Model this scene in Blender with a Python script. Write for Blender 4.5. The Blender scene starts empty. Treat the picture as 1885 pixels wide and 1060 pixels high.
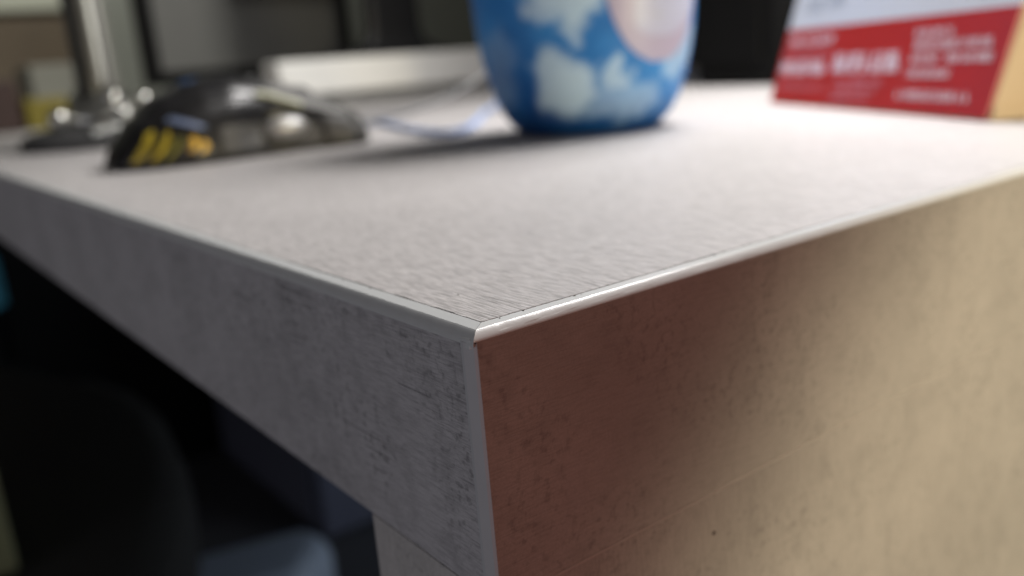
import bpy, bmesh, math, random
from mathutils import Vector, Matrix
random.seed(7)
sc = bpy.context.scene
COL = sc.collection

# ------------------------------------------------------------------ camera
cam = bpy.data.cameras.new('camera')
cam.sensor_width = 36.0
cam.lens = 1596.56 / 1885 * 36.0
cam.clip_start = 0.004
cam.clip_end = 60
camo = bpy.data.objects.new('camera', cam)
COL.objects.link(camo)
r_ = Vector((0.6058662595, 0.7915414487, -0.0799262818))
u_ = Vector((-0.1510168492, 0.2130635048, 0.9652967700))
f_ = Vector((-0.7811017775, 0.5727705281, -0.2486240843))
camo.matrix_world = Matrix(((r_.x, u_.x, -f_.x, 0.0893473), (r_.y, u_.y, -f_.y, -0.0586142),
                            (r_.z, u_.z, -f_.z, 0.0328779), (0, 0, 0, 1)))
cam.dof.use_dof = True
cam.dof.focus_distance = 0.117
cam.dof.aperture_fstop = 11.0
sc.camera = camo

# ------------------------------------------------------------------ light
w = bpy.data.worlds.new('World')
sc.world = w
w.use_nodes = True
bg = w.node_tree.nodes['Background']
bg.inputs[0].default_value = (1.0, 0.96, 0.91, 1)
bg.inputs[1].default_value = 0.065


def lamp(name, kind, loc, target, energy, color, **kw):
    d = bpy.data.lights.new(name, kind)
    d.energy = energy
    d.color = color
    for k, v in kw.items():
        setattr(d, k, v)
    o = bpy.data.objects.new(name, d)
    COL.objects.link(o)
    o.location = loc
    o.rotation_euler = (Vector(target) - Vector(loc)).to_track_quat('-Z', 'Y').to_euler()
    return o


lamp('ceiling_lamp', 'AREA', (-0.18, 0.43, 0.48), (-0.18, 0.38, 0), 7.3, (1.0, 0.97, 0.95),
     shape='RECTANGLE', size=0.28, size_y=0.15)
lamp('far_end_fill', 'SPOT', (-0.55, 0.50, 0.95), (-1.55, 0.22, 0.0), 46.0, (1.0, 0.98, 0.90),
     spot_size=math.radians(62), spot_blend=0.8, shadow_soft_size=0.12)  # added fill spot, brightens the far end and misses the container
lamp('wall_fill', 'AREA', (-2.05, 0.55, 0.80), (-2.6, 0.60, 0.10), 2.6, (1.0, 1.0, 0.92),
     shape='SQUARE', size=0.2)  # added fill, brightens only the wall behind the monitor
lamp('front_fill', 'AREA', (-0.20, -1.05, -0.08), (-0.30, 0.0, -0.05), 2.1, (0.90, 0.885, 1.0),
     shape='SQUARE', size=0.9)  # added cool fill for the front face, no window there
lamp('warm_side_fill', 'SPOT', (0.62, 0.36, 0.015), (0.0, 0.338, -0.238), 17.0, (1.0, 0.87, 0.59),
     spot_size=math.radians(61.0), spot_blend=0.20, shadow_soft_size=0.03)  # added spot, its cone edge stands in for a shadow boundary
lamp('red_bounce_fill', 'AREA', (0.34, 0.04, 0.03), (0.0, 0.03, -0.03), 0.155, (1.0, 0.23, 0.10),
     shape='SQUARE', size=0.16)  # added lamp in place of reddish bounce on the side face

lamp('under_desk_fill', 'AREA', (-0.40, 0.90, -0.25), (-0.95, 0.20, -0.42), 1.3, (0.80, 0.90, 1.0),
     shape='SQUARE', size=0.45)  # added cool fill to lift the dark under the desk

sc.view_settings.view_transform = 'Standard'
sc.view_settings.look = 'None'
sc.view_settings.gamma = 1
sc.view_settings.use_curve_mapping = False
sc.view_settings.exposure = 0.0


# ------------------------------------------------------------------ materials
def new_mat(name):
    m = bpy.data.materials.new(name)
    m.use_nodes = True
    nt = m.node_tree
    return m, nt, nt.nodes['Principled BSDF']


def plain(name, col, rough=0.5, metal=0.0, spec=0.5, coat=0.0, vary=0.12, scale=60.0, bump=0.0, bscale=900.0):
    m, nt, p = new_mat(name)
    tc = nt.nodes.new('ShaderNodeTexCoord')
    n = nt.nodes.new('ShaderNodeTexNoise')
    n.inputs['Scale'].default_value = scale
    n.inputs['Detail'].default_value = 4
    nt.links.new(tc.outputs['Object'], n.inputs['Vector'])
    mx = nt.nodes.new('ShaderNodeMix')
    mx.data_type = 'RGBA'
    mx.inputs['A'].default_value = tuple(c * (1 - vary) for c in col) + (1,)
    mx.inputs['B'].default_value = tuple(min(1, c * (1 + vary)) for c in col) + (1,)
    nt.links.new(n.outputs['Fac'], mx.inputs['Factor'])
    nt.links.new(mx.outputs['Result'], p.inputs['Base Color'])
    p.inputs['Roughness'].default_value = rough
    p.inputs['Metallic'].default_value = metal
    p.inputs['Specular IOR Level'].default_value = spec
    p.inputs['Coat Weight'].default_value = coat
    if bump:
        n2 = nt.nodes.new('ShaderNodeTexNoise')
        n2.inputs['Scale'].default_value = bscale
        n2.inputs['Detail'].default_value = 3
        nt.links.new(tc.outputs['Object'], n2.inputs['Vector'])
        b = nt.nodes.new('ShaderNodeBump')
        b.inputs['Strength'].default_value = bump
        b.inputs['Distance'].default_value = 0.0004
        nt.links.new(n2.outputs['Fac'], b.inputs['Height'])
        nt.links.new(b.outputs['Normal'], p.inputs['Normal'])
    return m


def laminate(name, axis, base=(0.43, 0.415, 0.40), grain=1.0, blot=1.0, bump=0.6, rough=0.42, line=1.0, lscale=820, cloudy=0.08):
    """grey concrete-look laminate with fine embossed grain running along axis (0=x, 1=y)"""
    m, nt, p = new_mat(name)
    N, Lk = nt.nodes, nt.links

    def noise(vec, scale, detail, rgh=0.55, dist=0.0):
        n = N.new('ShaderNodeTexNoise')
        n.inputs['Scale'].default_value = scale
        n.inputs['Detail'].default_value = detail
        n.inputs['Roughness'].default_value = rgh
        n.inputs['Distortion'].default_value = dist
        Lk.new(vec, n.inputs['Vector'])
        return n.outputs['Fac']

    def ramp(fac, a, b, va, vb):
        r = N.new('ShaderNodeMapRange')
        r.inputs['From Min'].default_value = a
        r.inputs['From Max'].default_value = b
        r.inputs['To Min'].default_value = va
        r.inputs['To Max'].default_value = vb
        r.interpolation_type = 'SMOOTHSTEP'
        Lk.new(fac, r.inputs['Value'])
        return r.outputs['Result']

    def mth(op, a, b):
        n = N.new('ShaderNodeMath')
        n.operation = op
        for i, v in enumerate((a, b)):
            if isinstance(v, (int, float)):
                n.inputs[i].default_value = v
            else:
                Lk.new(v, n.inputs[i])
        return n.outputs[0]

    tc = N.new('ShaderNodeTexCoord')
    obj = tc.outputs['Object']
    mp = N.new('ShaderNodeMapping')
    s = [1.0, 1.0, 1.0]
    s[axis] = 0.065
    mp.inputs['Scale'].default_value = s
    Lk.new(obj, mp.inputs['Vector'])
    mp2 = N.new('ShaderNodeMapping')
    s2 = [1.0, 1.0, 1.0]
    s2[axis] = 0.035
    mp2.inputs['Scale'].default_value = s2
    Lk.new(obj, mp2.inputs['Vector'])

    big = noise(obj, 26, 3)
    cluster = noise(obj, 62, 2, 0.5, 0.4)
    spots = noise(obj, 640, 4, 0.6, 0.0)
    soft = noise(obj, 150, 4, 0.6)
    fine = noise(obj, 2600, 2)
    g1 = noise(mp.outputs['Vector'], 2900, 2, 0.55)
    g3 = noise(mp.outputs['Vector'], 4800, 1, 0.5)
    g2 = noise(mp2.outputs['Vector'], lscale, 2, 0.5, 0.1)
    gate = ramp(cluster, 0.40, 0.64, 0.10, 1.0)
    dark = mth('MULTIPLY', ramp(spots, 0.50, 0.66, 0.0, 0.42 * blot), gate)
    dark2 = ramp(soft, 0.46, 0.68, 0.0, 0.17 * blot)
    gl = ramp(g1, 0.34, 0.54, 0.34 * grain, 0.0)
    lines = ramp(g2, 0.28, 0.36, 0.36 * line, 0.0)
    val = mth('SUBTRACT', 1.0, dark)
    val = mth('MULTIPLY', val, mth('SUBTRACT', 1.0, dark2))
    val = mth('MULTIPLY', val, mth('SUBTRACT', 1.0, gl))
    val = mth('MULTIPLY', val, mth('SUBTRACT', 1.0, lines))
    val = mth('MULTIPLY', val, ramp(big, 0.3, 0.7, 1 - cloudy, 1 + cloudy))
    val = mth('MULTIPLY', val, ramp(fine, 0.3, 0.7, 0.93, 1.05))
    val = mth('MULTIPLY', val, ramp(g3, 0.3, 0.7, 1 - 0.16 * grain, 1 + 0.14 * grain))
    cm = N.new('ShaderNodeMix')
    cm.data_type = 'RGBA'
    cm.blend_type = 'MULTIPLY'
    cm.inputs['Factor'].default_value = 1.0
    cm.inputs['A'].default_value = base + (1,)
    cr = N.new('ShaderNodeCombineColor')
    for k in range(3):
        Lk.new(val, cr.inputs[k])
    Lk.new(cr.outputs[0], cm.inputs['B'])
    Lk.new(cm.outputs['Result'], p.inputs['Base Color'])
    Lk.new(ramp(g1, 0.3, 0.7, rough + 0.1, rough - 0.05), p.inputs['Roughness'])
    p.inputs['Specular IOR Level'].default_value = 0.45
    hgt = mth('ADD', mth('MULTIPLY', ramp(g1, 0.25, 0.65, 0.0, 1.0), 0.8), ramp(g2, 0.27, 0.36, 0.0, min(1.0, line)))
    b = N.new('ShaderNodeBump')
    b.inputs['Strength'].default_value = bump
    b.inputs['Distance'].default_value = 0.00016
    Lk.new(hgt, b.inputs['Height'])
    Lk.new(b.outputs['Normal'], p.inputs['Normal'])
    return m


M = {}
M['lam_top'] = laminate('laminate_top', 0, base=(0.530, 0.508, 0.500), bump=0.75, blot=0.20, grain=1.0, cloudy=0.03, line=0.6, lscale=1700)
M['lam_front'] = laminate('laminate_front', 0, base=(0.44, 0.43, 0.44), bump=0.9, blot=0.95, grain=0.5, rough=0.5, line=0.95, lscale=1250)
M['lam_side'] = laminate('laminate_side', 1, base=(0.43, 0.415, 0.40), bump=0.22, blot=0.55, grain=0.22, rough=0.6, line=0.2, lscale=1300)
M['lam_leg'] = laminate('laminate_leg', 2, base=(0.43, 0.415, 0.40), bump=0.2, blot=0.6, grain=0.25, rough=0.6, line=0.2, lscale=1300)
M['trim'] = plain('edge_band_plastic', (0.63, 0.645, 0.635), rough=0.27, spec=0.5, vary=0.04, scale=300, bump=0.03, bscale=2600)
M['seam'] = plain('seam_highlight', (0.52, 0.50, 0.48), rough=0.6)
M['trim_front'] = plain('front_band_shaded', (0.53, 0.545, 0.545), rough=0.3, spec=0.5, vary=0.05, scale=300, bump=0.03, bscale=2600)  # band plastic toned darker for the weaker light along the front
M['trim_grey'] = plain('corner_band_plastic', (0.46, 0.465, 0.475), rough=0.4, vary=0.05, scale=300)
M['groove'] = plain('glue_line', (0.05, 0.045, 0.04), rough=0.8)
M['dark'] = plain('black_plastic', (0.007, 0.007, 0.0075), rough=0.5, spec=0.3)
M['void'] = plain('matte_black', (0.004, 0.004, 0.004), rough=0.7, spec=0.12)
M['gloss'] = plain('black_gloss_plastic', (0.012, 0.012, 0.013), rough=0.30, spec=0.28)
M['rubber'] = plain('dark_grey_plastic', (0.05, 0.05, 0.05), rough=0.5)
M['greybtn'] = plain('grey_satin_plastic', (0.075, 0.075, 0.073), rough=0.5, spec=0.3)
M['charcoal'] = plain('charcoal_paint', (0.025, 0.026, 0.027), rough=0.6)
M['silver'] = plain('silver_highlight', (0.40, 0.40, 0.40), rough=0.48, metal=0.7)
M['navybadge'] = plain('navy_paint', (0.02, 0.05, 0.12), rough=0.5)
M['palegreen'] = plain('pale_green_highlight', (0.34, 0.36, 0.26), rough=0.4)
M['yellow'] = plain('yellow_print', (0.42, 0.33, 0.03), rough=0.4, vary=0.25, scale=200)
M['olive'] = plain('olive_print', (0.22, 0.21, 0.05), rough=0.4, vary=0.2, scale=200)
M['orange'] = plain('amber_print', (0.55, 0.33, 0.02), rough=0.4, vary=0.3, scale=300)
M['steelblue'] = plain('steel_blue_reflection', (0.25, 0.32, 0.50), rough=0.3, metal=0.5)
M['chrome'] = plain('chrome', (0.58, 0.58, 0.54), rough=0.28, metal=1.0, vary=0.04)
M['dullchrome'] = plain('dull_chrome', (0.34, 0.34, 0.30), rough=0.5, metal=0.8, vary=0.05)
M['white'] = plain('white_lacquer', (0.80, 0.79, 0.77), rough=0.4, vary=0.03)
M['screen'] = plain('matte_screen', (0.085, 0.085, 0.08), rough=0.5, spec=0.6)
M['bluecable'] = plain('pale_blue_cable', (0.33, 0.43, 0.68), rough=0.4)
M['greycable'] = plain('grey_cable', (0.16, 0.16, 0.16), rough=0.5)
M['red'] = plain('red_print', (0.46, 0.018, 0.018), rough=0.42, vary=0.08)
M['cardwhite'] = plain('white_print', (0.66, 0.69, 0.75), rough=0.42, vary=0.03)
M['inkwhite'] = plain('white_ink', (0.78, 0.66, 0.72), rough=0.5, vary=0.05)
M['inkpink'] = plain('pink_ink', (0.62, 0.22, 0.26), rough=0.5, vary=0.05)
M['inkgrey'] = plain('grey_ink', (0.40, 0.44, 0.50), rough=0.5, vary=0.05)
M['cream'] = plain('cream_card', (0.66, 0.52, 0.34), rough=0.7, vary=0.06, scale=40)
M['labelpink'] = plain('pink_label', (0.38, 0.36, 0.50), rough=0.4, vary=0.06)
M['labellav'] = plain('lavender_label', (0.42, 0.46, 0.62), rough=0.4, vary=0.04)
M['wall'] = plain('grey_wall_paint', (0.36, 0.37, 0.33), rough=0.8, vary=0.1, scale=3)
M['floor'] = plain('dark_floor', (0.10, 0.10, 0.11), rough=0.5, vary=0.2, scale=8)
M['brown'] = plain('brown_wood', (0.16, 0.12, 0.075), rough=0.6, vary=0.25, scale=9)
M['shelf'] = plain('pale_shelf', (0.62, 0.64, 0.52), rough=0.5)
M['yellowbox'] = plain('yellow_card', (0.15, 0.12, 0.004), rough=0.5)
M['maroon'] = plain('maroon_card', (0.03, 0.012, 0.008), rough=0.6)
M['greybin'] = plain('grey_card', (0.20, 0.20, 0.17), rough=0.7)
M['chairfab'] = plain('black_fabric', (0.022, 0.020, 0.019), rough=0.9, bump=0.5, bscale=700)
M['navy'] = plain('navy_metal', (0.16, 0.17, 0.24), rough=0.5)
M['slate'] = plain('slate_blue_plastic', (0.40, 0.46, 0.57), rough=0.5)
M['cyan'] = plain('cyan_plastic', (0.16, 0.60, 0.80), rough=0.4)
M['olivebox'] = plain('olive_card', (0.30, 0.31, 0.17), rough=0.7)


def clouds_mat():
    m, nt, p = new_mat('sky_and_cloud_print')
    N, Lk = nt.nodes, nt.links
    tc = N.new('ShaderNodeTexCoord')
    n = N.new('ShaderNodeTexNoise')
    n.inputs['Scale'].default_value = 75
    n.inputs['Detail'].default_value = 5
    Lk.new(tc.outputs['Object'], n.inputs['Vector'])
    off = N.new('ShaderNodeVectorMath')
    off.operation = 'MULTIPLY_ADD'
    Lk.new(n.outputs['Color'], off.inputs[0])
    off.inputs[1].default_value = (0.022, 0.022, 0.022)
    Lk.new(tc.outputs['Object'], off.inputs[2])
    cur = None
    for (c, rad, amp) in CLOUDS:
        d = N.new('ShaderNodeVectorMath')
        d.operation = 'DISTANCE'
        Lk.new(off.outputs[0], d.inputs[0])
        d.inputs[1].default_value = tuple(x + 0.011 for x in c)
        r = N.new('ShaderNodeMapRange')
        r.interpolation_type = 'SMOOTHSTEP'
        r.inputs['From Min'].default_value = rad * 1.25
        r.inputs['From Max'].default_value = rad * 0.55
        r.inputs['To Min'].default_value = 0
        r.inputs['To Max'].default_value = amp
        Lk.new(d.outputs['Value'], r.inputs['Value'])
        if cur is None:
            cur = r.outputs[0]
        else:
            mx = N.new('ShaderNodeMath')
            mx.operation = 'MAXIMUM'
            Lk.new(cur, mx.inputs[0])
            Lk.new(r.outputs[0], mx.inputs[1])
            cur = mx.outputs[0]
    n2 = N.new('ShaderNodeTexNoise')
    n2.inputs['Scale'].default_value = 26
    n2.inputs['Detail'].default_value = 3
    Lk.new(tc.outputs['Object'], n2.inputs['Vector'])
    sky = N.new('ShaderNodeValToRGB')
    sky.color_ramp.elements[0].position = 0.35
    sky.color_ramp.elements[0].color = (0.010, 0.095, 0.36, 1)
    sky.color_ramp.elements[1].position = 0.68
    sky.color_ramp.elements[1].color = (0.045, 0.27, 0.66, 1)
    Lk.new(n2.outputs['Fac'], sky.inputs['Fac'])
    sep = N.new('ShaderNodeSeparateXYZ')
    Lk.new(tc.outputs['Object'], sep.inputs[0])
    low = N.new('ShaderNodeMapRange')          # foot shading put into the colour as dark navy
    low.inputs['From Min'].default_value = 0.004
    low.inputs['From Max'].default_value = 0.017
    Lk.new(sep.outputs['Z'], low.inputs['Value'])
    foot = N.new('ShaderNodeMix')
    foot.data_type = 'RGBA'
    foot.inputs['A'].default_value = (0.008, 0.065, 0.22, 1)
    Lk.new(low.outputs[0], foot.inputs['Factor'])
    Lk.new(sky.outputs['Color'], foot.inputs['B'])
    mix = N.new('ShaderNodeMix')
    mix.data_type = 'RGBA'
    Lk.new(cur, mix.inputs['Factor'])
    Lk.new(foot.outputs['Result'], mix.inputs['A'])
    mix.inputs['B'].default_value = (0.46, 0.64, 0.80, 1)
    Lk.new(mix.outputs['Result'], p.inputs['Base Color'])
    p.inputs['Roughness'].default_value = 0.5
    p.inputs['Specular IOR Level'].default_value = 0.22
    return m


# ------------------------------------------------------------------ helpers
def empty(name, loc, label=None, cat=None, group=None):
    o = bpy.data.objects.new(name, None)
    COL.objects.link(o)
    o.empty_display_size = 0.02
    o.location = loc
    if label:
        tag(o, label, cat, group)
    return o


def tag(o, label, cat, group=None):
    o['label'] = label
    o['category'] = cat
    if group:
        o['group'] = group


def finish(name, bm, mat, parent=None, smooth=False, bevel=0.0, segs=2):
    """mesh data are in world metres; the object keeps that frame under its parent"""
    me = bpy.data.meshes.new(name)
    bmesh.ops.recalc_face_normals(bm, faces=bm.faces)
    bm.to_mesh(me)
    bm.free()
    me.materials.append(mat)
    o = bpy.data.objects.new(name, me)
    COL.objects.link(o)
    if smooth:
        for p in me.polygons:
            p.use_smooth = True
    if bevel:
        b = o.modifiers.new('bevel', 'BEVEL')
        b.width = bevel
        b.segments = segs
        b.limit_method = 'ANGLE'
    if parent:
        o.parent = parent
        q = parent
        loc = Vector((0, 0, 0))
        while q:
            loc += q.location
            q = q.parent if False else None
        o.matrix_parent_inverse = Matrix.Translation(-parent_world(parent))
    return o


def parent_world(p):
    """world offset of a parent: empties sit at their base, mesh parents keep the world frame"""
    if p.type == 'EMPTY':
        return Vector(p.location)
    return Vector((0, 0, 0))


def box_bm(a, b, bm=None):
    bm = bm or bmesh.new()
    x0, x1 = sorted((a[0], b[0]))
    y0, y1 = sorted((a[1], b[1]))
    z0, z1 = sorted((a[2], b[2]))
    v = [bm.verts.new(c) for c in ((x0, y0, z0), (x1, y0, z0), (x1, y1, z0), (x0, y1, z0),
                                   (x0, y0, z1), (x1, y0, z1), (x1, y1, z1), (x0, y1, z1))]
    for f in ((0, 3, 2, 1), (4, 5, 6, 7), (0, 1, 5, 4), (1, 2, 6, 5), (2, 3, 7, 6), (3, 0, 4, 7)):
        bm.faces.new([v[i] for i in f])
    return bm


def loft_bm(rings, closed=True, caps=True, bm=None):
    bm = bm or bmesh.new()
    vs = [[bm.verts.new(p) for p in r] for r in rings]
    n = len(rings[0])
    for a, b in zip(vs, vs[1:]):
        for i in range(n if closed else n - 1):
            j = (i + 1) % n
            bm.faces.new((a[i], a[j], b[j], b[i]))
    if caps and closed:
        bm.faces.new(list(reversed(vs[0])))
        bm.faces.new(vs[-1])
    return bm


def lathe_bm(profile, center, seg=64, bm=None):
    rings = []
    for (r, z) in profile:
        rings.append([(center[0] + r * math.cos(2 * math.pi * k / seg), center[1] + r * math.sin(2 * math.pi * k / seg),
                       center[2] + z) for k in range(seg)])
    return loft_bm(rings, bm=bm)


def tube_bm(pts, rad, seg=10, sub=6, bm=None):
    P = [Vector(p) for p in pts]
    out = []
    for i in range(len(P) - 1):
        p0, p1, p2, p3 = P[max(i - 1, 0)], P[i], P[i + 1], P[min(i + 2, len(P) - 1)]
        for s in range(sub):
            t = s / sub
            out.append(0.5 * ((2 * p1) + (p2 - p0) * t + (2 * p0 - 5 * p1 + 4 * p2 - p3) * t * t + (3 * p1 - p0 - 3 * p2 + p3) * t ** 3))
    out.append(P[-1])
    rings = []
    for i, p in enumerate(out):
        d = (out[min(i + 1, len(out) - 1)] - out[max(i - 1, 0)]).normalized()
        a = d.cross(Vector((0.31, 0.2, 0.93))).normalized()
        b = d.cross(a)
        rings.append([p + rad * (math.cos(2 * math.pi * k / seg) * a + math.sin(2 * math.pi * k / seg) * b) for k in range(seg)])
    return loft_bm(rings, bm=bm)


def sphere_bm(c, r, scale=(1, 1, 1), bm=None):
    bm = bm or bmesh.new()
    ret = bmesh.ops.create_uvsphere(bm, u_segments=24, v_segments=14, radius=r)
    for v in ret['verts']:
        v.co = Vector((v.co.x * scale[0] + c[0], v.co.y * scale[1] + c[1], v.co.z * scale[2] + c[2]))
    return bm


def prism_bm(poly, z0, z1, bm=None):
    return loft_bm([[(x, y, z0) for x, y in poly], [(x, y, z1) for x, y in poly]], bm=bm)


# ------------------------------------------------------------------ the setting
fl = finish('floor', box_bm((-4.0, -2.0, -0.80), (1.5, 3.0, -0.745)), M['floor'])
fl['kind'] = 'structure'
wl = finish('wall_back', box_bm((-2.70, -2.0, -0.745), (-2.60, 2.0, 1.6)), M['wall'])
wl['kind'] = 'structure'
wl = finish('wall_side', box_bm((-2.60, 1.9, -0.745), (1.5, 2.0, 1.6)), M['wall'])
wl['kind'] = 'structure'

# ------------------------------------------------------------------ the desk
H = 0.040          # thickness of the top
LX, DY = -1.80, 1.25
BF, RF = 0.0035, 0.0020     # front edge band: depth and rounding
BS, RS = 0.0029, 0.0014     # side edge band
CX, CY = 0.0030, 0.0005     # corner chamfer
desk = empty('desk', (-0.9, 0.6, -0.745), 'grey concrete-look laminate desk with pale rounded edge trim at its corner', 'desk')

# top sheet, a hair proud of the bands, edges slightly ragged where the trimmer passed
bm = bmesh.new()
nseg = 420


def rag(i, amp):
    random.seed(i * 13 + 5)
    return random.uniform(0, amp)


def ragged(a, b, n, power=1.0):
    """irregular steps, short near a"""
    return [a + (b - a) * (k / n) ** power for k in range(n + 1)]


front = []
run = 0
val = 0.0
random.seed(3)
for x in ragged(-BS, LX, 300, 2.2):
    if run <= 0:
        run = random.randint(1, 5)
        val = random.choice((0.0, 0.00002, 0.00009, 0.00016)) if x > -0.06 else 0.0
    run -= 1
    front.append((x, BF + 0.00002 + val))
side = []
run = 0
for y in ragged(BF, DY, 300, 2.2):
    if run <= 0:
        run = random.randint(1, 6)
        val = random.choice((0.0, 0.0, 0.00003, 0.00010)) if y < 0.06 else 0.0
    run -= 1
    side.append((-BS - 0.00002 - val, y))
corner = [(-BS - 0.00012, BF + 0.00012)]
poly = corner + front[2:] + [(LX, DY)] + side[:1:-1]
top = finish('top_sheet', prism_bm(poly, -0.0009, 0.00006), M['lam_top'], desk)
finish('glue_line', prism_bm([(-BS - 0.0004, BF + 0.0004), (LX, BF + 0.0004), (LX, BF - 0.0002), (-BS + 0.0002, BF - 0.0002),
                              (-BS + 0.0002, DY), (-BS - 0.0004, DY)], -0.0012, -0.00022), M['groove'], desk)
finish('top_core', box_bm((LX + 0.002, 0.006, -H + 0.0005), (-0.006, DY - 0.002, -0.0013)), M['dark'], desk)
# front face and side face (laminate printed)
finish('front_face', box_bm((LX, 0.0, -H), (-CX, 0.006, -RF)), M['lam_front'], desk)
finish('side_face', box_bm((-0.006, CY, -H), (0.0, DY, -RS)), M['lam_side'], desk)
# vertical corner trim
finish('corner_trim', prism_bm([(-CX - 0.00002, -0.00004), (-CX + 0.0006, -0.00008), (-0.0004, CY - 0.00026), (0.00003, CY + 0.00005),
                                (-0.0005, 0.0012), (-CX, 0.0012)], -H, -0.0017), M['trim_grey'], desk)


def edge_profile(B, R, n=9, flat=0.62, tilt=0.0001):
    """(depth inwards, z), from the foot of the rounding to the inner edge"""
    pts = [(0.0, -R)]
    for k in range(1, n + 1):
        t = k / n
        pts.append((R * flat * (t ** 1.45), -R + (R - tilt) * (1 - (1 - t) ** 1.12)))
    pts[-1] = (R * flat, -0.00002)
    pts[-1] = (R * flat, -tilt)
    pts += [(B - 0.00006, 0.00001), (B - 0.00003, -0.0009), (0.0006, -R - 0.0002)]
    return pts


def front_trim():
    rings = []
    for x in ragged(0.0, LX, 160, 2.4):
        wob = 0.00003 * math.sin(x * 900) + 0.00002 * math.sin(x * 2300 + 1)
        ring = []
        for (d, z) in edge_profile(BF, RF):
            xx = min(x, -d * BS / BF - 0.00002)       # mitred end
            ring.append((xx if x > -0.004 else x, d - 0.00003 + (wob if 0.0003 < d < BF - 0.0003 and x < -0.004 else 0), z))
        rings.append(ring)
    return loft_bm(rings)


def side_trim():
    rings = []
    for y in ragged(0.0, DY, 160, 2.4):
        wob = 0.00003 * math.sin(y * 800) + 0.00002 * math.sin(y * 1900 + 1)
        ring = []
        for (d, z) in edge_profile(BS, RS, flat=0.85, tilt=0.00012):
            yy = max(y, d * BF / BS + 0.00002)
            ring.append((-d + 0.00003 + (wob if 0.0003 < d < BS - 0.0003 and y > 0.004 else 0), yy if y < 0.004 else y, z))
        rings.append(ring)
    return loft_bm(rings)


finish('front_edge_trim', front_trim(), M['trim_front'], desk, smooth=False)
finish('side_edge_trim', side_trim(), M['trim'], desk, smooth=False)
# small facetted block closing the corner between the bands
finish('corner_cap', loft_bm([
    [(-CX - 0.0002, -0.00006, -0.0026), (-0.0010, -0.00006, -0.0026), (0.00005, 0.0006, -0.0024), (0.00005, 0.0014, -0.0017), (-0.0014, 0.0016, -0.0017), (-CX - 0.0002, 0.0010, -0.0017)],
    [(-CX - 0.0002, 0.00004, -0.0014), (-0.0011, 0.0001, -0.0013), (-0.0002, 0.0009, -0.0012), (-0.00015, 0.0016, -0.0010), (-0.0013, 0.0018, -0.0010), (-CX - 0.0002, 0.0010, -0.0010)],
    [(-CX, 0.0014, -0.00025), (-0.0019, 0.0012, -0.00025), (-0.0011, 0.0018, -0.00025), (-0.0010, 0.0024, -0.00025), (-0.0016, 0.0026, -0.00025), (-CX, 0.0022, -0.00025)],
]), M['trim_front'], desk, bevel=0.00015)
# side panel (leg) under the top
finish('side_panel', box_bm((-0.0372, 0.00015, -0.745), (0.00008, DY - 0.003, -H - 0.00045)), M['lam_leg'], desk, bevel=0.00012)
finish('seam_strip', box_bm((-0.004, 0.0025, -H - 0.00043), (0.00014, DY - 0.004, -H - 0.00002)), M['seam'], desk, bevel=0.00012, segs=3)  # fills the gap; paler colour imitates light caught on the panel edge
finish('far_side_panel', box_bm((LX + 0.002, 0.03, -0.745), (LX + 0.039, DY - 0.003, -H - 0.00045)), M['dark'], desk, bevel=0.0003)  # black instead of laminate, shade put into the colour
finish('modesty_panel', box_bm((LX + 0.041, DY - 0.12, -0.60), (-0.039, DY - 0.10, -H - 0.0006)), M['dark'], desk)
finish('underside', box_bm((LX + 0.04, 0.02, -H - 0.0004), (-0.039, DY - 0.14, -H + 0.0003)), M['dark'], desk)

# grime: small specks caught on the trim, at the glue line and on the side face
random.seed(21)
for k in range(16):
    if k < 7:
        c = (-random.uniform(0.0022, 0.0030), random.uniform(0.006, 0.07), 0.00004)
    elif k < 12:
        c = (-random.uniform(0.006, 0.08), random.uniform(0.0030, 0.0037), 0.00002)
    else:
        c = (-random.uniform(0.010, 0.05), random.uniform(0.008, 0.05), 0.00008)
    r = random.uniform(0.00006, 0.00015)
    finish('speck', sphere_bm(c, r, (1.4, 1.0, 0.4)), M['groove'], desk)
finish('scuff_mark', sphere_bm((0.00009, 0.0455, -0.0478), 0.00042, (0.12, 1.0, 0.9)), M['maroon'], desk)

# ------------------------------------------------------------------ computer mouse
MX, MY0, MLEN = -0.343, 0.035, 0.120
mouse = empty('computer_mouse', (MX, MY0 + MLEN / 2, 0.0), 'black gaming mouse with yellow streaks on its rear flank', 'computer mouse')


def interp(t, tab):
    for (a, va), (b, vb) in zip(tab, tab[1:]):
        if t <= b:
            k = (t - a) / (b - a)
            k = k * k * (3 - 2 * k) * 0.35 + k * 0.65
            return va + (vb - va) * k
    return tab[-1][1]


HT = [(0, 0.003), (0.03, 0.0105), (0.11, 0.0205), (0.21, 0.0300), (0.34, 0.0365), (0.46, 0.0382), (0.61, 0.0355), (0.72, 0.0310), (0.89, 0.0225), (0.97, 0.0170), (1.0, 0.0140)]
WT = [(0, 0.010), (0.04, 0.0200), (0.12, 0.0290), (0.25, 0.0335), (0.42, 0.0325), (0.58, 0.0290), (0.75, 0.0300), (0.90, 0.0330), (0.97, 0.0315), (1.0, 0.0285)]


def msurf(v, th, off=0.0):
    h, wd = interp(v, HT), interp(v, WT)
    c, s = math.cos(th), math.sin(th)
    x = wd * math.copysign(abs(c) ** 0.75, c)
    z = h * abs(s) ** 0.85
    # thumb scoop on both flanks
    sc_ = 0.0035 * math.exp(-((v - 0.58) / 0.16) ** 2) * math.exp(-((z - 0.010) / 0.007) ** 2)
    x -= math.copysign(sc_, c)
    nrm = Vector((c, 0.0, s * 1.0)).normalized()
    return Vector((MX + x, MY0 + v * MLEN, 0.0012 + z)) + nrm * off


def mth_z(v, z, side=1):
    h = interp(v, HT)
    s = min(1.0, max(0.0, z / h)) ** (1 / 0.85)
    a = math.asin(s)
    return a if side > 0 else math.pi - a


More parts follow.
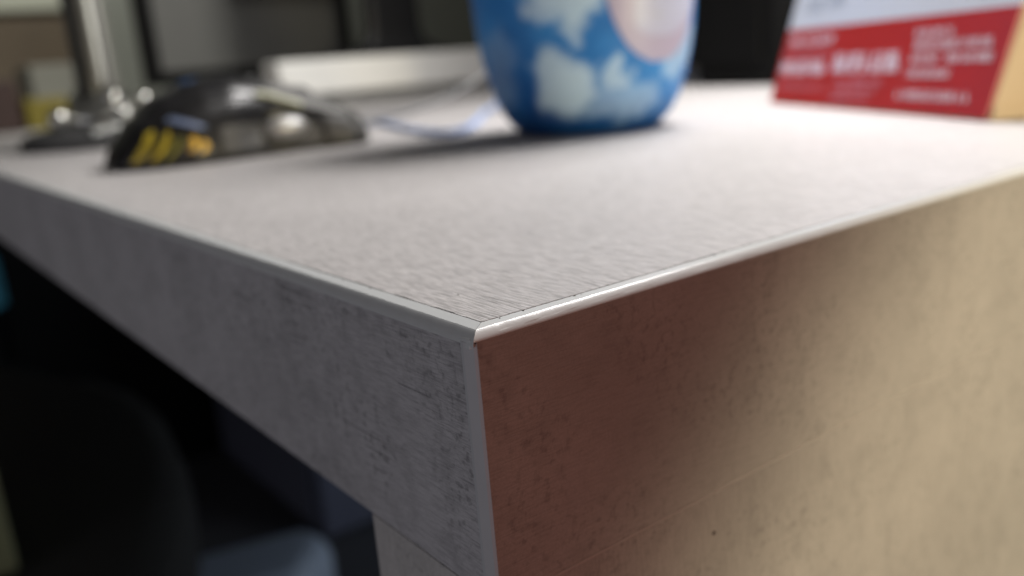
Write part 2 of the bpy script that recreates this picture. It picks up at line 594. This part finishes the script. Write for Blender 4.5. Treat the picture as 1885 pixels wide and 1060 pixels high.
def mpatch(v0, v1, ta, tb, off, nv=18, nt_=14, thick=0.0009, skew=0.0):
    rings = []
    for i in range(nv + 1):
        v = v0 + (v1 - v0) * i / nv
        up = [msurf(v, ta + (tb - ta) * k / nt_, off) for k in range(nt_ + 1)]
        dn = [msurf(v, ta + (tb - ta) * k / nt_, off - thick) for k in range(nt_, -1, -1)]
        rings.append(up + dn)
    return loft_bm(rings)


rings = []
for i in range(49):
    v = i / 48
    rings.append([msurf(v, math.pi * k / 40) for k in range(41)])
finish('body', loft_bm(rings), M['gloss'], mouse, smooth=True)
finish('sole', prism_bm([(MX + s * interp(v, WT) * 0.92, MY0 + MLEN * v) for s, vs in ((1, [0.02, 0.12, 0.3, 0.5, 0.7, 0.9, 0.98]), (-1, [0.98, 0.9, 0.7, 0.5, 0.3, 0.12, 0.02])) for v in vs], 0.0001, 0.0013), M['rubber'], mouse)
finish('right_button', mpatch(0.60, 0.985, 0.62, math.pi / 2 - 0.10, 0.0010), M['greybtn'], mouse, smooth=False, bevel=0.0003)
finish('left_button', mpatch(0.60, 0.985, math.pi / 2 + 0.10, math.pi - 0.62, 0.0010), M['greybtn'], mouse, smooth=False, bevel=0.0003)
finish('palm_shell', mpatch(0.10, 0.575, 0.75, math.pi - 0.75, 0.0008, nv=24, nt_=24), M['gloss'], mouse, smooth=False, bevel=0.0003)
wh = bmesh.new()
rg = []
for k in range(25):
    a = 2 * math.pi * k / 24
    rg.append([(MX + dx, MY0 + MLEN * 0.80 + math.cos(a) * rr, 0.0215 + math.sin(a) * rr) for dx, rr in ((-0.0032, 0.0085), (-0.002, 0.0098), (0.002, 0.0098), (0.0032, 0.0085))])
finish('scroll_wheel', loft_bm(rg, closed=False, caps=False, bm=wh), M['rubber'], mouse, smooth=True)
# flared wing low on the near flank, by the nose
finish('side_wing', mpatch(0.80, 0.995, 0.10, 0.52, 0.0012), M['rubber'], mouse, bevel=0.0003)
finish('thumb_grip', mpatch(0.36, 0.78, 0.05, 0.34, 0.0007), M['rubber'], mouse, bevel=0.0003)


def streak(pts, wdt, mat, name):
    """a printed bar or a coloured reflection that follows the flank: pts = [(v, z), ...]"""
    rings = []
    for i, (v, z) in enumerate(pts):
        k = i / (len(pts) - 1)
        wv = wdt * (0.45 + 0.55 * math.sin(math.pi * min(1, max(0.12, k * 0.9 + 0.1))))
        ring = []
        for dv, off in ((-wv, 0.0006), (wv, 0.0006), (wv, -0.0002), (-wv, -0.0002)):
            vv = v + dv
            ring.append(msurf(vv, mth_z(vv, z), off))
        rings.append(ring)
    finish(name, loft_bm(rings), mat, mouse)


def lin(a, b, n=8):
    return [(a[0] + (b[0] - a[0]) * k / n + 0.012 * math.sin(math.pi * k / n), a[1] + (b[1] - a[1]) * k / n) for k in range(n + 1)]


streak(lin((0.050, 0.0025), (0.128, 0.0175)), 0.0165, M['yellow'], 'yellow_streak')
streak(lin((0.100, 0.0025), (0.175, 0.0150)), 0.0115, M['yellow'], 'yellow_streak')
streak(lin((0.145, 0.0025), (0.210, 0.0125)), 0.0095, M['olive'], 'yellow_streak')
streak(lin((0.188, 0.0025), (0.235, 0.0100)), 0.0090, M['rubber'], 'grey_streak')
streak(lin((0.230, 0.0055), (0.250, 0.0120)), 0.0160, M['orange'], 'amber_badge')
streak(lin((0.275, 0.0045), (0.285, 0.0100)), 0.0130, M['orange'], 'amber_badge')
streak([(0.12 + 0.18 * k / 9, 0.0238 - 0.0085 * k / 9) for k in range(10)], 0.030, M['steelblue'], 'flank_reflection')  # bluish reflection on the glossy flank, made as a coloured streak
finish('side_highlight', sphere_bm((MX + 0.0268, MY0 + MLEN * 0.64, 0.0125), 0.010, (0.55, 1.10, 0.52)), M['silver'], mouse, smooth=True)  # silver ellipsoid shaped as the lamp's white highlight on the flank
finish('flank_stud', sphere_bm((MX + 0.0270, MY0 + MLEN * 0.50, 0.0070), 0.005, (0.5, 0.95, 0.8)), M['greybtn'], mouse, smooth=True)
finish('top_badge', sphere_bm((MX + 0.006, MY0 + MLEN * 0.36, 0.0365), 0.006, (1.0, 1.4, 0.35)), M['navybadge'], mouse, smooth=True)
finish('top_highlight', sphere_bm((MX, MY0 + MLEN * 0.60, 0.0350), 0.0062, (0.8, 1.2, 0.45)), M['silver'], mouse, smooth=True)  # silver dome in place of the small white highlight on top
finish('green_highlight', tube_bm([msurf(v, t, 0.0012) for v, t in ((0.54, 0.78), (0.60, 0.75), (0.66, 0.70), (0.72, 0.64))], 0.0014, 10), M['palegreen'], mouse, smooth=True)  # pale highlight line built as a coloured tube
finish('cable', tube_bm([(MX, MY0 + MLEN - 0.004, 0.009), (MX, 0.175, 0.010), (-0.352, 0.205, 0.012), (-0.375, 0.26, 0.022), (-0.42, 0.34, 0.045), (-0.48, 0.43, 0.062), (-0.56, 0.55, 0.060), (-0.66, 0.68, 0.03), (-0.72, 0.80, 0.003), (-0.8, 1.1, 0.003)], 0.0015), M['greycable'], mouse, smooth=True)

# ------------------------------------------------------------------ pale blue cable
cb = finish('blue_cable', tube_bm([(-0.56, 0.235, 0.0021), (-0.4655, 0.2298, 0.0021), (-0.4393, 0.2304, 0.0021), (-0.3582, 0.2017, 0.0021), (-0.2955, 0.1835, 0.0021),
                                   (-0.2901, 0.1958, 0.0021), (-0.3451, 0.245, 0.0021), (-0.4511, 0.3325, 0.0021), (-0.60, 0.50, 0.0021), (-0.62, 0.9, 0.0021)], 0.0019), M['bluecable'], None, smooth=True)
tag(cb, 'thin pale blue cable looping on the desk between mouse and blue container', 'cable')

# ------------------------------------------------------------------ blue container with printed clouds
CC = Vector((-0.2202, 0.2216, 0.0))
prof = [(0.0, 0.0), (0.030, 0.0), (0.0335, 0.0006), (0.0352, 0.002), (0.0380, 0.0045), (0.0412, 0.0085), (0.0449, 0.0155), (0.0482, 0.0245), (0.0505, 0.035), (0.0522, 0.046),
        (0.0533, 0.058), (0.0541, 0.072), (0.0542, 0.090), (0.0535, 0.110), (0.0522, 0.128), (0.0500, 0.142), (0.0455, 0.153), (0.0390, 0.159), (0.0320, 0.162), (0.0, 0.162)]
prof = [(r * 0.946, z * 0.958) for r, z in prof]


def crad(z):
    for (r0, z0), (r1, z1) in zip(prof[1:], prof[2:]):
        if z0 <= z <= z1:
            return r0 + (r1 - r0) * (z - z0) / max(1e-9, z1 - z0)
    return 0.05


def cpt(phi, z, off=0.0):
    r = crad(z) + off
    return Vector((CC.x + r * math.cos(phi), CC.y + r * math.sin(phi), z))


toward = math.atan2(-0.0586 - CC.y, 0.0893 - CC.x)      # azimuth of the side the photographer faces


def side_pt(u, z):
    """u = -1 .. 1 across the visible side"""
    return cpt(toward + math.asin(max(-0.98, min(0.98, u))), z)


CLOUDS = [(side_pt(u, z), r, a) for u, z, r, a in (
    (-0.22, 0.021, 0.0135, 1.0), (-0.34, 0.0285, 0.010, 0.95), (-0.08, 0.0235, 0.0105, 0.95), (-0.20, 0.012, 0.009, 0.7), (-0.15, 0.031, 0.006, 0.8),
    (0.16, 0.0150, 0.010, 0.42), (0.38, 0.0145, 0.011, 0.45), (0.54, 0.0150, 0.0095, 0.42), (0.29, 0.0265, 0.0065, 0.75), (0.21, 0.0215, 0.006, 0.45),
    (-0.20, 0.0625, 0.0125, 0.95), (-0.05, 0.0570, 0.0115, 0.95), (-0.32, 0.0545, 0.008, 0.8), (0.04, 0.068, 0.013, 0.9), (-0.10, 0.047, 0.007, 0.7),
    (-0.78, 0.038, 0.012, 0.30), (-0.82, 0.022, 0.010, 0.28), (-0.7, 0.085, 0.016, 0.9), (0.3, 0.10, 0.02, 0.9), (-0.3, 0.115, 0.018, 0.9),
    (0.82, 0.028, 0.010, 0.55), (0.9, 0.036, 0.010, 0.6))]
M['clouds'] = clouds_mat()
cont = empty('blue_container', CC, 'rounded blue container printed with white clouds and a pink oval label', 'container')
fin = lathe_bm([(max(r, 0.0005), z) for r, z in prof], (CC.x, CC.y, 0.0003), 96)
body = finish('body', fin, M['clouds'], cont, smooth=True)
lid = finish('lid', lathe_bm([(0.0005, 0.1556), (0.033, 0.1556), (0.034, 0.157), (0.034, 0.171), (0.032, 0.173), (0.0005, 0.173)], (CC.x, CC.y, 0.0003), 64), M['white'], cont, smooth=False)


def clabel(name, phi_c, z_c, hw, hh, off, mat, clip=None, power=2.4):
    """oval patch lying on the container; hw is half its width in radians"""
    rings = []
    n = 28
    for i in range(n + 1):
        t = -1 + 2 * i / n
        half = hw * max(0.02, (1 - abs(t) ** power)) ** (1 / power)
        a0, a1 = phi_c - half, phi_c + half
        if clip:
            a0 = max(a0, clip[0])
            a1 = min(a1, clip[1])
            if a1 < a0 + 0.01:
                continue
        row = [cpt(a0 + (a1 - a0) * k / 16, z_c + t * hh, off) for k in range(17)]
        back = [cpt(a0 + (a1 - a0) * k / 16, z_c + t * hh, off - 0.0004) for k in range(16, -1, -1)]
        rings.append(row + back)
    return finish(name, loft_bm(rings), mat, cont)


U = lambda u: toward + math.asin(u)
lc = (U(0.15) + U(0.955)) / 2
lh = (U(0.955) - U(0.15)) / 2
clabel('label', lc, 0.077, lh, 0.0475, 0.0004, M['labelpink'], power=2.3)
clabel('label_panel', lc, 0.080, lh * 0.93, 0.040, 0.0008, M['labellav'], clip=(U(0.41), U(0.93)), power=2.6)
clabel('label_mark', U(0.73), 0.0585, 0.035, 0.0015, 0.0010, M['inkgrey'], power=2)
clabel('label_mark', U(0.60), 0.0480, 0.05, 0.0006, 0.0010, M['inkgrey'], power=2)

# ------------------------------------------------------------------ red and white carton
BL = Vector((-0.22183, 0.36127, 0.0003))
bv = Vector((0.852946, -0.521999, 0.0))
nv_ = Vector((-0.521999, -0.852946, 0.0))
al = math.radians(16.5)
up = -nv_ * math.sin(al) + Vector((0, 0, math.cos(al)))
fn = bv.cross(up).normalized()
if fn.dot(nv_) < 0:
    fn = -fn
BW, BHs, BD = 0.1938, 0.150, 0.115
carton = empty('red_and_white_carton', BL + bv * BW / 2, 'sloping red and white printed carton with cream end beside blue container', 'carton')


def fpt(u, s, off=0.0):
    return BL + bv * u + up * s + fn * off


def face_slab(u0, u1, s0, s1, off0, off1):
    return loft_bm([[fpt(u0, s0, o), fpt(u1, s0, o), fpt(u1, s1, o), fpt(u0, s1, o)] for o in (off0, off1)])


# wedge body: front slopes back, rear slopes forward
bk = -nv_
rear_top = BHs * math.cos(al)
t_front = [fpt(0, 0, -0.0006), fpt(0, BHs, -0.0006)]
sect = [Vector((0, 0)), ]
bmw = bmesh.new()
prof2 = [(0.0008, 0.0), (BHs * math.sin(al) + 0.0008, rear_top), (BHs * math.sin(al) + 0.018, rear_top), (BD, 0.0)]
loft_bm([[BL + bv * u + bk * d + Vector((0, 0, z)) for d, z in prof2] for u in (0.0, BW)], bm=bmw)
finish('cream_card', bmw, M['cream'], carton, bevel=0.0006)
finish('red_panel', face_slab(0.0, BW - 0.0003, 0.0008, 0.0400, -0.0004, 0.0004), M['red'], carton)
finish('white_panel', face_slab(0.0, BW - 0.0003, 0.0400, BHs - 0.001, -0.0004, 0.0004), M['cardwhite'], carton)
finish('bottom_lip', loft_bm([[BL + bv * u + bk * d + Vector((0, 0, z)) for d, z in ((0.0012, 0.0), (0.0026, 0.0045), (BD - 0.004, 0.0045), (BD - 0.001, 0.0))] for u in (BW + 0.0001, BW + 0.0009)]), M['cream'], carton)


def print_line(u0, u1, s0, s1, mat, lw=0.7, gap=0.28, seed=0, fill=False):
    random.seed(seed)
    bm = bmesh.new()
    h = s1 - s0
    u = u0

    def q(a, b, c, d):
        loft_bm([[fpt(a, c, o), fpt(b, c, o), fpt(b, d, o), fpt(a, d, o)] for o in (0.0003, 0.0006)], bm=bm)
    while u < u1 - h * 0.3:
        if random.random() < 0.14:
            u += h * 0.45
            continue
        wd = min(h * lw * random.uniform(0.7, 1.15), u1 - u)
        st = h * 0.24
        q(u, u + st, s0, s1)
        k = random.random()
        if k < 0.7 and wd > st * 1.6:
            q(u + wd - st, u + wd, s0, s1 if k < 0.4 else s0 + h * 0.55)
        if wd > st * 2.1:
            for lev in random.sample((0.0, 0.40, 0.80), 2):
                q(u + st, u + wd - st, s0 + h * lev, s0 + h * (lev + 0.2))
        u += wd + h * gap
    return finish('printed_line', bm, mat, carton)


print_line(0.006, 0.058, 0.0318, 0.0356, M['inkwhite'], seed=1)
print_line(0.005, 0.056, 0.0266, 0.0292, M['inkpink'], seed=2)
print_line(0.004, 0.056, 0.0160, 0.0228, M['inkwhite'], lw=0.85, gap=0.12, seed=3)
print_line(0.066, 0.1262, 0.0172, 0.0258, M['inkwhite'], lw=0.62, gap=0.10, seed=4)
print_line(0.072, 0.116, 0.0116, 0.0142, M['inkpink'], seed=5)
print_line(0.072, 0.112, 0.0078, 0.0104, M['inkpink'], seed=6)
print_line(0.072, 0.108, 0.0040, 0.0066, M['inkpink'], seed=7)
print_line(0.132, 0.158, 0.0312, 0.0345, M['inkwhite'], seed=8)
print_line(0.134, 0.1848, 0.0263, 0.0298, M['inkwhite'], seed=9)
print_line(0.134, 0.1875, 0.0210, 0.0243, M['inkwhite'], seed=10)
print_line(0.134, 0.164, 0.0150, 0.0183, M['inkwhite'], seed=11)
print_line(0.131, 0.182, 0.0062, 0.0096, M['inkwhite'], seed=12)
print_line(0.008, 0.062, 0.0085, 0.0105, M['inkpink'], seed=13)
print_line(0.012, 0.034, 0.0485, 0.0560, M['inkgrey'], seed=14)
print_line(0.040, 0.060, 0.0500, 0.0550, M['inkgrey'], seed=15)

# ------------------------------------------------------------------ chrome stand
LC = Vector((-0.600, 0.094, 0.0))
stand = empty('chrome_stand', LC, 'chrome post with knobs on a dark round base behind the mouse', 'stand')
finish('base', lathe_bm([(0.001, 0.0003), (0.056, 0.0003), (0.058, 0.003), (0.057, 0.008), (0.050, 0.0125), (0.034, 0.0150), (0.001, 0.0155)], LC, 64), M['rubber'], stand, smooth=True)
finish('collar', lathe_bm([(0.001, 0.0158), (0.0270, 0.0158), (0.0285, 0.019), (0.0265, 0.0235), (0.0225, 0.027), (0.0215, 0.034), (0.0195, 0.0365), (0.001, 0.0365)], LC, 48), M['chrome'], stand, smooth=True)
finish('post', lathe_bm([(0.001, 0.037), (0.0170, 0.037), (0.0140, 0.045), (0.0142, 0.30), (0.001, 0.30)], LC, 48), M['dullchrome'], stand, smooth=True)
finish('rod', lathe_bm([(0.001, 0.0), (0.0032, 0.0), (0.0032, 0.27), (0.001, 0.27)], (LC.x + 0.0150, LC.y - 0.0125, 0.028), 16), M['dark'], stand, smooth=True)
finish('rod', lathe_bm([(0.001, 0.0), (0.0018, 0.0), (0.0018, 0.27), (0.001, 0.27)], (LC.x + 0.0215, LC.y + 0.002, 0.028), 16), M['greycable'], stand, smooth=True)
for dx, dy, z, r in ((0.012, -0.032, 0.0215, 0.0075), (0.020, 0.024, 0.0300, 0.0065), (0.026, 0.002, 0.0330, 0.0060), (0.031, 0.006, 0.0210, 0.0065)):
    finish('knob', sphere_bm((LC.x + dx, LC.y + dy, z), r), M['chrome'], stand, smooth=True)
finish('lever', tube_bm([(LC.x + 0.046, LC.y - 0.020, 0.0100), (LC.x + 0.043, LC.y + 0.004, 0.0125), (LC.x + 0.036, LC.y + 0.03, 0.0150)], 0.0052, 16), M['chrome'], stand, smooth=False)

# ------------------------------------------------------------------ white slab under the monitors
ris = empty('white_riser', (-1.22, 0.78, 0.0), 'long low white slab raised off the desk below the monitor', 'riser')
finish('board', box_bm((-1.21, 0.463, 0.0125), (-1.15, 1.16, 0.0640)), M['white'], ris, bevel=0.004)
for y in (0.50, 0.80, 1.12):
    finish('foot', lathe_bm([(0.001, 0.0002), (0.012, 0.0002), (0.014, 0.0123), (0.001, 0.0123)], (-1.18, y, 0), 20), M['dark'], ris)

# ------------------------------------------------------------------ monitor facing the camera
mon = empty('monitor', (-1.40, 0.52, 0.0), 'black framed monitor with a dim grey screen behind the mouse', 'monitor')
X0 = -1.345
finish('frame', box_bm((X0 - 0.030, 0.333, 0.0440), (X0, 0.690, 0.300)), M['void'], mon, bevel=0.003)
finish('screen', box_bm((X0 - 0.002, 0.356, 0.0660), (X0 + 0.0008, 0.668, 0.282)), M['screen'], mon)
finish('neck', box_bm((X0 - 0.055, 0.47, 0.008), (X0 - 0.031, 0.55, 0.20)), M['dark'], mon, bevel=0.004)
finish('foot', box_bm((X0 - 0.16, 0.40, 0.0002), (X0 - 0.025, 0.62, 0.0078)), M['dark'], mon, bevel=0.003)

# second monitor: its panel is above the picture, its stand shows
mo2 = empty('monitor', (-1.26, 0.72, 0.0643), 'black flared monitor foot and neck standing on the white slab', 'monitor')
sec = []
for z, hw, hd in ((0.0643, 0.105, 0.027), (0.0680, 0.105, 0.027), (0.0700, 0.085, 0.023), (0.082, 0.055, 0.016), (0.10, 0.046, 0.012), (0.24, 0.043, 0.011)):
    sec.append([(-1.18 + a * hd, 0.678 + b * hw, z) for a, b in ((-1, -0.8), (-0.8, -1), (0.8, -1), (1, -0.8), (1, 0.8), (0.8, 1), (-0.8, 1), (-1, 0.8))])
finish('foot_and_neck', loft_bm(sec), M['gloss'], mo2, bevel=0.001)
finish('panel', box_bm((-1.187, 0.47, 0.215), (-1.147, 0.98, 0.53)), M['dark'], mo2, bevel=0.004)
finish('screen', box_bm((-1.148, 0.485, 0.23), (-1.1462, 0.965, 0.515)), M['screen'], mo2)

# dark cabinets behind
cab = empty('black_cabinet', (-1.6, 1.32, -0.745), 'dark grey cabinet standing behind the white slab and monitors', 'cabinet')
finish('carcass', box_bm((-1.75, 1.27, -0.745), (-0.95, 1.60, 0.75)), M['dark'], cab, bevel=0.004)
finish('door', box_bm((-1.73, 1.262, -0.65), (-1.36, 1.2695, 0.73)), M['dark'], cab, bevel=0.002)
finish('door', box_bm((-1.34, 1.262, -0.65), (-0.97, 1.2695, 0.73)), M['charcoal'], cab, bevel=0.002)

# black speaker box behind container and carton
spk = empty('black_speaker', (-0.42, 0.62, 0.0), 'tall black box between the blue container and the red carton', 'speaker')
SB = [(-0.455, 0.568), (-0.352, 0.541), (-0.20, 0.60), (-0.22, 0.78), (-0.43, 0.80), (-0.50, 0.70)]
finish('case', loft_bm([[(x, y, z) for x, y in SB] for z in (0.0004, 0.28)]), M['void'], spk, bevel=0.006)
c1, c2 = Vector(SB[0]), Vector(SB[1])
dd = (c2 - c1).normalized()
nn = Vector((dd.y, -dd.x))
pts = [c1 + dd * 0.014 + nn * 0.0006, c2 - dd * 0.014 + nn * 0.0006, c2 - dd * 0.014 + nn * 0.0030, c1 + dd * 0.014 + nn * 0.0030]
finish('grille', prism_bm([(p.x, p.y) for p in pts], 0.02, 0.26), M['void'], spk)

# ------------------------------------------------------------------ things at the far end
shf = empty('wooden_cabinet', (-2.3, 0.1, -0.745), 'brown wooden cabinet with a pale top board at the far end', 'cabinet')
finish('carcass', box_bm((-2.50, -0.35, -0.745), (-2.12, 0.42, 0.225)), M['brown'], shf)
finish('top_board', box_bm((-2.50, -0.36, 0.2265), (-2.08, 0.43, 0.262)), M['shelf'], shf, bevel=0.003)
finish('door', box_bm((-2.119, -0.34, -0.70), (-2.100, 0.035, 0.215)), M['brown'], shf, bevel=0.003)
finish('door', box_bm((-2.119, 0.040, -0.70), (-2.100, 0.41, 0.215)), M['brown'], shf, bevel=0.003)
gb = finish('grey_box', box_bm((-1.70, 0.205, 0.0003), (-1.56, 0.275, 0.095)), M['greybin'], None, bevel=0.003)
tag(gb, 'dull grey box behind the yellow box and chrome post', 'box')
yb = finish('yellow_box', box_bm((-1.28, 0.135, 0.0003), (-1.20, 0.185, 0.040)), M['yellowbox'], None, bevel=0.002)
tag(yb, 'small mustard yellow box beside the chrome post', 'box')
mb = finish('maroon_box', box_bm((-1.30, 0.03, 0.0003), (-1.15, 0.122, 0.064)), M['maroon'], None, bevel=0.002)
tag(mb, 'dark maroon box at the far end of the desk, next to the yellow box', 'box')

# ------------------------------------------------------------------ under the desk
chair = empty('office_chair', (-0.82, -0.08, -0.745), 'black office chair pushed under the desk with its rounded seat', 'chair')
out = [(-1.22, 0.055), (-1.09, 0.100), (-1.054, 0.129), (-0.965, 0.152), (-0.867, 0.156), (-0.728, 0.136), (-0.641, 0.114), (-0.569, 0.085), (-0.512, 0.058),
       (-0.47, 0.00), (-0.46, -0.10), (-0.47, -0.22), (-0.52, -0.30), (-0.64, -0.33), (-0.98, -0.33), (-1.16, -0.30), (-1.24, -0.22), (-1.26, -0.10), (-1.25, 0.01)]
cx = sum(p[0] for p in out) / len(out)
cy = sum(p[1] for p in out) / len(out)
rings = []
for k, z in ((0.90, -0.385), (0.985, -0.375), (1.0, -0.345), (0.99, -0.318), (0.955, -0.303), (0.85, -0.298), (0.4, -0.302)):
    rings.append([(cx + (x - cx) * k, cy + (y - cy) * k, z) for x, y in out])
finish('seat', loft_bm(rings), M['chairfab'], chair, smooth=True)
rb = []
for z, k, yo in ((-0.30, 0.75, 0.0), (-0.22, 0.95, -0.02), (0.0, 1.0, -0.05), (0.18, 0.92, -0.07), (0.24, 0.7, -0.075)):
    rb.append([(-0.83 + a * 0.24 * k, -0.37 + yo + b * 0.03, z) for a, b in ((-1, -0.6), (-0.5, -1), (0.5, -1), (1, -0.6), (1, 0.5), (0.5, 1), (-0.5, 1), (-1, 0.5))])
finish('backrest', loft_bm(rb), M['chairfab'], chair, bevel=0.01)
finish('column', lathe_bm([(0.001, 0), (0.028, 0), (0.028, 0.27), (0.06, 0.30), (0.001, 0.30)], (-0.83, -0.10, -0.688), 24), M['dark'], chair)
for k in range(5):
    a = 2 * math.pi * k / 5 + 0.3
    e = (-0.83 + 0.28 * math.cos(a), -0.10 + 0.28 * math.sin(a))
    finish('base_arm', tube_bm([(-0.83 + 0.02 * math.cos(a), -0.10 + 0.02 * math.sin(a), -0.662), (e[0], e[1], -0.675)], 0.017, 10), M['dark'], chair)
    finish('caster', sphere_bm((e[0], e[1], -0.7175), 0.0272, (1, 1, 1)), M['dark'], chair, smooth=True)

ob = finish('olive_box', box_bm((-0.74, -0.20, -0.2975), (-0.598, -0.024, -0.13)), M['olivebox'], None, bevel=0.002)
tag(ob, 'olive carton standing on the black chair seat', 'carton')
ped = empty('navy_drawer_unit', (-1.3, 0.7, -0.745), 'dark navy drawer unit in the shade below the desk', 'drawer unit')
finish('carcass', box_bm((-1.72, 0.46, -0.74), (-1.22, 1.05, -0.09)), M['navy'], ped, bevel=0.004)
for z0, z1 in ((-0.72, -0.45), (-0.44, -0.27), (-0.26, -0.10)):
    finish('drawer_front', box_bm((-1.70, 0.448, z0), (-1.24, 0.4595, z1)), M['navy'], ped, bevel=0.003)
sb = finish('slate_crate', prism_bm([(-0.930, 0.096), (-0.878, 0.300), (-0.82, 0.312), (-0.765, 0.25), (-0.79, 0.08)], -0.744, -0.50), M['slate'], None, bevel=0.028, segs=5)
tag(sb, 'slate blue crate on the floor below the desk', 'crate')
cy_ = empty('cyan_bin', (-1.62, 0.06, -0.745), 'dark bin with a bright cyan lid behind the chair under the desk', 'bin')
finish('body', lathe_bm([(0.001, 0.0004), (0.055, 0.0004), (0.070, 0.45), (0.001, 0.45)], (-1.62, 0.032, -0.745), 32), M['dark'], cy_)
finish('lid', lathe_bm([(0.001, 0.4505), (0.074, 0.4505), (0.074, 0.53), (0.06, 0.545), (0.001, 0.545)], (-1.62, 0.032, -0.745), 32), M['cyan'], cy_, smooth=False)
